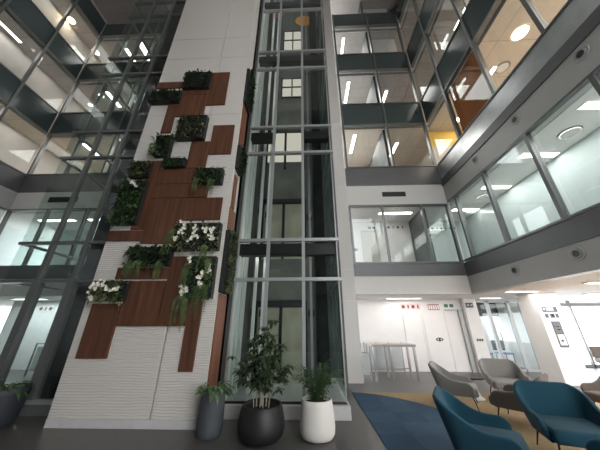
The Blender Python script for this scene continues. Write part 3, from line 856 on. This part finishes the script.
# flush doors in the back wall
def flush_door(n, x0, x1, z1, y=9.8, z0=0., mat='white', frame='kerb'):
    f = MB(); f.box(x0-.05, x0, y-.03, y, z0, z1+.05); f.box(x1, x1+.05, y-.03, y, z0, z1+.05); f.box(x0, x1, y-.03, y, z1, z1+.05)
    d = f.build('door_%d' % n, frame); d['kind'] = 'structure'
    B(x0+.004, x1-.004, y-.018, y, z0+.01, z1-.004).build('leaf', mat, d, bevel=.003)
    return d
flush_door(1, 3.60, 4.22, 1.90, frame='white'); flush_door(2, 4.34, 5.10, 1.98, frame='white')
struct('trim_30', B(5.62, 5.76, 9.70, 9.80, 0, 2.05), 'mull_lt')
struct('trim_31', B(5.15, 5.76, 9.74, 9.80, 2.0, 2.05), 'mull_lt')
struct('wall_pier', B(5.80, 6.24, 9.55, 9.80, 0, 2.44), 'white')

def sign_strip(x0, x1, z0, z1, y, lab, back, icon, n, name='sign', border=None, shape='mix'):
    t = thing(name, lab, 'sign', (x0, y, z0), 0)
    w, h = x1-x0, z1-z0
    B(0, w, -.012, 0, 0, h).build('board', back, t)
    for k in range(n):
        cx = w*(k+.5)/n; m = MB(); s = min(h*.32, w/n*.34)
        if shape == 'grid': m.box(cx-w/n*.36, cx+w/n*.36, -.016, -.012, h*.15, h*.85)
        elif shape == 'arrow':
            m.box(cx-s, cx+s*.2, -.016, -.012, h*.5-s*.25, h*.5+s*.25)
            for q in range(4): m.box(cx+s*(.2+.2*q), cx+s*(.4+.2*q), -.016, -.012, h*.5-s*(.8-.2*q), h*.5+s*(.8-.2*q))
        elif shape == 'man':
            m.lathe([(s*.3, 0), (s*.3, .004)], 10, (cx, -.016, h*.5+s*.75), 'Y'); m.box(cx-s*.35, cx+s*.35, -.016, -.012, h*.5-s*.5, h*.5+s*.4)
            m.box(cx-s*.6, cx-s*.2, -.016, -.012, h*.5-s*1.1, h*.5-s*.5); m.box(cx+s*.1, cx+s*.5, -.016, -.012, h*.5-s*1.1, h*.5-s*.5)
        else:
            if k % 2: m.box(cx-s*.4, cx+s*.4, -.016, -.012, h*.5-s, h*.5+s)
            else:
                m.lathe([(s, 0), (s, .004)], 12, (cx, -.016, h*.5), 'Y')
        m.build('symbol', icon, t)
    return t
sign_strip(3.53, 4.27, 2.05, 2.26, 9.79, 'pale pink sign strip with four dark red symbols over the ground floor doors', 'pink', 'darkred', 4)
sign_strip(4.56, 4.98, 2.02, 2.24, 9.79, 'small red sign divided into a grid, right of the pink symbol strip', 'red', 'signwhite', 5, shape='grid')
sign_strip(5.14, 5.54, 2.10, 2.27, 9.79, 'green emergency exit sign over the ground floor doors', 'signwhite', 'green', 2, 'exit_sign', shape='grid')
sign_strip(5.84, 6.10, 2.10, 2.27, 9.54, 'dark grey green sign on the white pier beside the glass doors', 'navy', 'signwhite', 2, shape='arrow')
def plaque(x, z, y, lab):
    t = thing('plaque', lab, 'sign', (x, y, z))
    m = MB(); m.lathe([(.10, 0), (.10, .012)], 24, (0, -.012, 0), 'Y'); o = m.build('board', 'signblack', t); o.scale = (1.3, 1, .62)
    for dx in (-.055, .055): MB().box(dx-.018, dx+.018, -.016, -.0125, -.03, .03).build('symbol', 'signwhite', t)
plaque(4.74, 1.02, 9.78, 'black oval plaque on the white door')
t = sign_strip(5.90, 6.14, .96, 1.07, 9.54, 'small black washroom plate on the white pier', 'signwhite', 'signblack', 3, 'plaque', shape='grid')

# glass double doors right of the pier
yd = 9.9
dz = 2.36
fd = MB()
for x in (6.30, 6.86, 7.62, 8.10): fd.box(x-.05, x+.05, yd-.05, yd+.05, 0, dz)
fd.box(6.25, 8.15, yd-.05, yd+.05, dz-.06, 2.44)
d3 = fd.build('door_3', 'mull_lt'); d3['kind'] = 'structure'
for x0, x1 in ((6.36, 6.80), (6.92, 7.56), (7.68, 8.04)):
    B(x0, x1, yd-.006, yd+.006, .08, dz-.06).build('pane', 'glass_green', d3)
    B(x0, x1, yd-.02, yd+.02, 0, .08).build('bottom_rail', 'mull_lt', d3)
for x in (6.78, 6.98): MB().tube([(x, yd-.06, .75), (x, yd-.12, .78), (x, yd-.12, 1.22), (x, yd-.06, 1.25)], .014, 8).build('handle', 'steel', d3)
struct('wall_back', B(6.2, 8.3, 12.6, 12.7, 0, 2.44), 'tealwall')
struct('beam', B(6.25, 8.2, 11.2, 11.4, 1.85, 2.44), 'mull_dark')  # dark bar standing for the dark ceiling reflected across the door tops
# blue chairs inside, seen through the doors
for x, lab in ((6.95, 'small navy office chair behind the glass doors, the left of two'), (7.75, 'small navy office chair behind the glass doors, the right of two')):
    t = thing('office_chair', lab, 'chair', (x, 11.0, 0), 0, 'chairs behind the glass doors')
    B(-.24, .24, -.22, .22, .44, .50).build('seat', 'bluedisc', t, bevel=.02)
    B(-.24, .24, .20, .25, .55, .92).build('backrest', 'navy', t, bevel=.02)
    for sx, sy in ((-.2,-.18),(.2,-.18),(-.2,.18),(.2,.2)): B(sx-.012, sx+.012, sy-.012, sy+.012, 0, .44).build('leg', 'steel', t)

# white pillar with notices
struct('pillar', B(6.88, 7.56, 7.8, 8.46, 0, 2.44), 'white')
def px_sign(x0, x1, z0, z1, lab, frame, parts):
    t = thing('notice', lab, 'notice', (x0, 7.8, z0))
    B(0, x1-x0, -.012, 0, 0, z1-z0).build('board', frame, t)
    for a, b, c, d, m in parts: B(a, b, -.015, -.0122, c, d).build('print', m, t)
px_sign(6.98, 7.40, 1.86, 2.00, 'lilac and dark printed notice strip at the top of the white pillar', 'navy', [(.10,.32,.03,.13,'lilac'), (.02,.07,.05,.11,'signwhite')])
px_sign(6.98, 7.40, 1.68, 1.83, 'strip of three small dark prints under the lilac notice', 'signwhite', [(.01,.11,.02,.13,'navy'), (.16,.28,.02,.13,'signblack'), (.31,.40,.02,.13,'navy'), (.18,.20,.04,.11,'lilac')])
px_sign(7.10, 7.34, .92, 1.60, 'tall dark framed poster with a white lower half on the pillar', 'navy', [(.03,.21,.05,.33,'signwhite'), (.03,.21,.37,.64,'fascia_dark'), (.08,.15,.14,.19,'navy'), (.07,.17,.45,.47,'lilac'), (.07,.17,.53,.55,'lilac'), (.07,.14,.25,.26,'navy')])

# exterior glazing on the far right
fg = MB()
yw = 10.9
for x in (10.9, 13.2, 15.8): fg.box(x-.03, x+.03, yw-.05, yw+.05, 0, 2.44)
fg.box(8.3, 16, yw-.06, yw+.06, 2.22, 2.34); fg.box(8.3, 16, yw-.05, yw+.05, 0, .1)
wn[0] += 1
wf = fg.build('window_%d' % wn[0], 'mull'); wf['kind'] = 'structure'
B(8.31, 15.9, yw-.006, yw+.006, .1, 2.22).build('pane', 'glass', wf)
struct('wall_side', B(8.15, 8.3, 9.85, 12.7, 0, 2.44), 'white')
# low bench and planter ledge before that window
t = thing('bench', 'low grey upholstered bench in front of the bright window', 'bench', (10.9, 9.6, 0))
B(-.9, 1.6, -.3, .3, .30, .44).build('seat', 'grey_fab', t, bevel=.03)
B(-.9, 1.6, .24, .34, .44, .80).build('backrest', 'brown_fab', t, bevel=.03)
for x in (-.8, 1.5):
    for y in (-.24, .24): B(x-.02, x+.02, y-.02, y+.02, 0, .30).build('leg', 'leg', t)

# second floor details behind the glass
flush_door(4, 2.36, 2.98, 5.28, 9.8, 3.4, 'door_beige', 'kerb')
sign_strip(2.62, 2.98, 5.36, 5.52, 9.79, 'green exit sign over the beige door on the second floor', 'signwhite', 'green', 2, 'exit_sign', shape='grid')
sign_strip(3.44, 4.24, 5.36, 5.54, 9.79, 'white strip with four red symbols on the second floor wall', 'signwhite', 'darkred', 4)
sign_strip(5.35, 6.5, 5.30, 5.47, 9.84, 'pale strip with dark symbols behind the green second floor glass', 'signwhite', 'signblack', 6)
plaque(1.98, 4.45, 9.78, 'small black plate on the second floor wall left of the beige door')
pf = MB(); pf.box(4.45, 4.51, 8.35, 9.8, 3.4, 5.7)
struct('wall_partition', pf, 'darkwall')
sign_strip(-10.9, -10.3, 2.02, 2.24, 9.79, 'pale sign with red symbols on the ground floor wall beyond the glass enclosure', 'signwhite', 'red', 3)
sign_strip(-8.9, -8.2, 2.05, 2.24, 9.79, 'pale sign with dark blue symbols on the ground floor wall beyond the glass enclosure', 'signwhite', 'navy', 4)
t = thing('glass_barrier', 'steel access barrier seen through the left glass enclosure', 'barrier', (-9.15, 8.6, 0))
MB().tube([(0,0,0),(0,0,.95),(.9,0,.95),(.9,0,0)], .03, 8).build('hoop', 'steel', t)
B(.08, .4, -.01, .01, .15, .85).build('glass_leaf', 'glass_frost', t); B(.48, .82, -.01, .01, .15, .85).build('glass_leaf', 'glass_frost', t)

# ventilation grilles in the third floor bulkheads
def grille(x0, x1, z0, z1, lab):
    t = thing('air_grille', lab, 'air grille', (x0, YB+.02, z0), 0, 'air grilles in the bulkhead')
    B(0, x1-x0, -.012, .004, 0, z1-z0).build('recess', 'black', t)
    s = MB()
    n = 5
    for k in range(n): s.box(.02, x1-x0-.02, -.02, -.0125, .02+(z1-z0-.04)*k/n, .02+(z1-z0-.04)*k/n+.012)
    s.build('slat', 'mull_dark', t)
grille(2.86, 3.74, 6.00, 6.20, 'long black air grille in the pale bulkhead right of the column')
grille(-10.35, -9.15, 6.02, 6.26, 'long black air grille seen through the glass enclosure')

# jet air nozzles on the right gallery faces
def nozzle(y, z, lab):
    t = thing('air_nozzle', lab, 'air nozzle', (XR+.01, y, z), 0, 'jet air nozzles on the gallery face')
    MB().lathe([(.145, 0), (.145, -.012), (.13, -.018), (.105, -.008)], 32, axis='X').build('collar', 'fascia', t, smooth=True)
    MB().lathe([(.10, -.006), (.10, -.022), (.085, -.034), (.066, -.02)], 28, axis='X', cap=False).build('ring', 'mull_lt', t, smooth=True)
    MB().lathe([(.067, -.02), (.001, -.0195)], 24, axis='X').build('throat', 'black', t)
nozzle(3.07, 6.22, 'air nozzle nearest the camera on the upper gallery face')
nozzle(4.63, 6.22, 'middle air nozzle on the upper gallery face')
nozzle(6.20, 6.22, 'air nozzle furthest away on the upper gallery face')
nozzle(4.65, 2.775, 'larger looking air nozzle on the lower gallery face, under the frosted glass')
nozzle(6.17, 2.775, 'further air nozzle on the lower gallery face, closer to the corner')

# ------------------------------------------------------------------ lamps
def light(x0, x1, y0, y1, z, lab, mat='lamp', group='ceiling lights'):
    t = thing('ceiling_light', lab, 'ceiling light', ((x0+x1)/2, (y0+y1)/2, z), 0, group)
    a, b = (x1-x0)/2, (y1-y0)/2
    f = MB(); e = .02
    f.box(-a-e, a+e, -b-e, -b, -.03, 0); f.box(-a-e, a+e, b, b+e, -.03, 0); f.box(-a-e, -a, -b, b, -.03, 0); f.box(a, a+e, -b, b, -.03, 0)
    f.build('frame', 'white', t)
    B(-a, a, -b, b, -.02, 0).build('diffuser', mat, t)
lz = 5.70
for x0, x1, y, lab in ((5.78, 6.66, 6.95, 'second floor tube light behind frosted glass, third from the camera'), (5.72, 6.66, 5.35, 'second floor tube light behind frosted glass, second from the camera'),
                    (5.72, 6.66, 3.78, 'second floor tube light behind frosted glass, nearest the camera'), (5.7, 6.7, 8.6, 'second floor tube light at the gallery corner behind green glass')):
    light(x0, x1, y-.09, y+.09, lz, lab)
light(2.9, 4.2, 8.72, 8.92, lz, 'tube light over the beige door on the second floor')
light(5.72, 6.66, 1.9, 2.1, lz, 'second floor tube light beyond the right picture edge')
# ground floor ceiling
gl = [(2.9, 4.15, 9.3, 9.45, 'tube light in the ground floor ceiling over the symbol signs'), (6.35, 7.1, 9.35, 9.5, 'tube light in the ground floor ceiling before the glass doors'),
      (5.9, 6.8, 7.45, 7.6, 'tube light in the ground floor ceiling before the white pillar'), (6.6, 7.6, 5.9, 6.05, 'tube light in the lounge ceiling by the gallery edge'),
      (9.0, 10.4, 8.2, 8.4, 'tube light in the lounge ceiling near the bright window'), (6.6, 7.6, 4.0, 4.15, 'tube light in the lounge ceiling near the camera'), (8.4, 9.6, 5.5, 5.7, 'tube light deep in the lounge ceiling')]
for x0, x1, y0, y1, lab in gl: light(x0, x1, y0, y1, 2.44, lab)
for x0, x1, lab in ((-11.2, -9.9, 'tube light in the ground floor ceiling beyond the glass enclosure, left one'), (-8.8, -7.4, 'tube light in the ground floor ceiling beyond the glass enclosure, right one')):
    light(x0, x1, 8.9, 9.1, 2.44, lab)
for x0, x1, lab in ((-11.6, -10.0, 'second floor tube light beyond the glass enclosure, left one'), (-9.4, -7.9, 'second floor tube light beyond the glass enclosure, middle one'), (-7.2, -5.8, 'second floor tube light beyond the glass enclosure, right one')):
    light(x0, x1, 8.9, 9.1, lz, lab)
# office floors: strips running away from the atrium, right of the column
for k, (z, nm) in enumerate(((9.64, 'third'), (13.22, 'fourth'), (16.92, 'fifth'))):
    light(2.18, 2.32, 8.6, 9.9, z, f'{nm} floor office strip light just right of the column', 'lamp_dim')
    light(4.3, 4.45, 9.2, 10.2, z, f'{nm} floor office strip light near the inner corner', 'lamp_dim')
    light(-10.9, -10.7, 8.7, 9.7, z, f'{nm} floor office strip light in the corner room left of the glass enclosure', 'lamp_dim')
    light(-7.3, -7.1, 8.5, 10.6, z, f'{nm} floor office strip light behind the glass enclosure', 'lamp')
    light(XR+1.2, XR+1.35, 5.6, 6.4, z, f'{nm} floor office strip light on the right side, inner bay', 'lamp_dim')
    light(XL-1.0, XL-.88, 5.2, 6.2, z, f'{nm} floor office strip light on the left side, inner bay', 'lamp_dim')
    light(XL-1.0, XL-.88, 3.0, 4.2, z, f'{nm} floor office strip light on the left side, outer bay', 'lamp_dim')
# warm room on the third floor right: yellow wall, brown blind, bright lamp
struct('wall_partition', B(XR+.35, XR+4, 8.5, 8.6, 8.751, 9.62), 'yellow')
struct('wall_partition', B(XR+.35, XR+4, 8.5, 8.6, 7.3, 8.75), 'offwall')
bo = B(XR+.14, XR+.16, 4.9, 6.42, 7.36, 9.56).build('roller_blind', 'blind'); tag(bo, 'brown roller blind drawn behind the third floor glass', 'blind')
def downlight(x, y, z, r, lab, mat='lamp_warm'):
    t = thing('downlight', lab, 'ceiling light', (x, y, z), 0, 'round ceiling lamps')
    MB().lathe([(r, -.005), (r+.03, -.02), (r+.04, 0)], 28, cap=False).build('bezel', 'white', t, smooth=True)
    MB().lathe([(r, -.006), (.001, -.006)], 28, cap=False).build('diffuser', mat, t)
downlight(6.5, 4.6, 9.635, .2, 'blazing warm lamp in the cream ceiling above the steel band')
downlight(XR+1.3, 7.9, 9.635, .12, 'warm lamp in the yellow walled room on the third floor')
downlight(XL-1.0, 7.2, 16.915, .17, 'warm lamp glowing high up in the left side ceiling')
downlight(-11.3, 8.95, 13.215, .12, 'small lamp in the corner room ceiling, right of a twin', 'lamp')
downlight(-12.4, 9.5, 13.215, .10, 'small lamp in the corner room ceiling, left of a twin', 'lamp')
light(-9.9, -9.6, 8.4, 9.6, 16.92, 'broad white light high behind the glass enclosure')
def diffuser(x, y, z, r, lab):
    t = thing('air_diffuser', lab, 'air diffuser', (x, y, z), 0, 'round ceiling diffusers')
    MB().lathe([(r, 0), (r, -.02), (r*.84, -.03), (r*.80, -.012)], 36, cap=False).build('outer_ring', 'steel', t, smooth=True)
    MB().lathe([(r*.78, -.03), (r*.4, -.035), (.001, -.035)], 36, cap=False).build('disc', 'white', t, smooth=True)
diffuser(6.22, 4.55, 5.70, .22, 'round ceiling diffuser behind the frosted glass nearest the camera')
diffuser(6.22, 7.6, 5.70, .22, 'round ceiling diffuser behind the frosted glass near the corner')
diffuser(6.75, 5.65, 9.64, .22, 'round ceiling diffuser in the cream ceiling above the steel band')

# added area lamps: fill for offices, lounge, hall and shaft, plus window daylight
def area(name, loc, rot, sx, sy, power, col=(1,1,1)):
    l = bpy.data.lights.new(name, 'AREA'); l.shape = 'RECTANGLE'; l.size = sx; l.size_y = sy; l.energy = power; l.color = col
    o = bpy.data.objects.new(name, l); C.objects.link(o); o.location = loc; o.rotation_euler = rot
    return o
for z in (2.98, 9.75, 13.1): area('shaft_fill', (-.75, 5.45, z+.13), (R(90), 0, R(180)), 1.4, .12, 42, (1, .95, .84))  # added lamps behind the cross beams, brightening the landing doors
area('shaft_fill', (-.4, 5.45, 15.3), (R(80), 0, R(180)), 1.4, .12, 22, (1, .98, .95))  # added lamp brightening the discs at the top
area('lounge_fill', (8, 5, 2.38), (0, 0, 0), 5, 6, 130, (1, .97, .94))
for k, z in enumerate((5.68, 9.58, 13.16, 16.86)):
    pw_ = (90, 120, 100, 90)[k]
    area('office_fill', (XR+(.85 if k == 0 else 2.2), 3, z), (0, 0, 0), .8 if k == 0 else 2.5, 10, pw_, (1, .96, .92) if k == 0 else (1, .90, .78))  # broad fill added where the strip lights leave interiors dark
    if k: area('office_fill', (3.3, YB+1.0+.6*(k > 0), z), (0, 0, 0), 3, 1.2, pw_*.4, (1, .95, .90))
    if k: area('office_fill', (-9, YB+1.0+.6*(k > 0), z), (0, 0, 0), 5, 1.2, pw_*.6, (.92, .97, 1) if k == 0 else (1, .95, .90))
    if k: area('office_fill', (XL-.7, 4, z), (0, 0, 0), .7, 8, pw_*.17, (1, .94, .90))
area('daylight', (12.3, 11.1, 1.2), (R(-90), 0, 0), 7, 2.1, 140, (.93, .96, 1))
area('hall_fill', (7.2, 11.9, 2.38), (0, 0, 0), 1.5, .8, 22, (.95, .98, 1))  # added to brighten the room behind the glass doors
area('hall_fill', (-9, 8.9, 2.38), (0, 0, 0), 5, 1.2, 48, (.80, .94, 1))
area('hall_fill', (3.6, 8.9, 2.38), (0, 0, 0), 3.5, 1.2, 10, (1, .96, .93))

# ------------------------------------------------------------------ world
wd = bpy.data.worlds.new('World'); scn.world = wd; wd.use_nodes = True
bg = wd.node_tree.nodes['Background']; bg.inputs[0].default_value = (.97, .97, .98, 1); bg.inputs[1].default_value = 3.1

# ------------------------------------------------------------------ camera
cam = bpy.data.cameras.new('camera'); co = bpy.data.objects.new('camera', cam); C.objects.link(co)
cam.sensor_fit = 'HORIZONTAL'; cam.sensor_width = 36.; cam.lens = 237.8/600*36; cam.clip_start = .05; cam.clip_end = 200
pit, yaw, rol = .399254, -.035019, -.001273
fw = Vector((math.sin(yaw)*math.cos(pit), math.cos(yaw)*math.cos(pit), math.sin(pit)))
r0 = Vector((math.cos(yaw), -math.sin(yaw), 0)); u0 = r0.cross(fw)
r1 = r0*math.cos(rol) + u0*math.sin(rol); u1 = -r0*math.sin(rol) + u0*math.cos(rol)
mat = Matrix((r1, u1, -fw)).transposed().to_4x4(); mat.translation = (0, 0, 1.5)
co.matrix_world = mat
scn.camera = co

scn.view_settings.view_transform = 'Standard'; scn.view_settings.look = 'None'
scn.view_settings.exposure = 0.95; scn.view_settings.gamma = 1.0; scn.view_settings.use_curve_mapping = False
scn.cycles.max_bounces = 10; scn.cycles.transparent_max_bounces = 32; scn.cycles.diffuse_bounces = 5
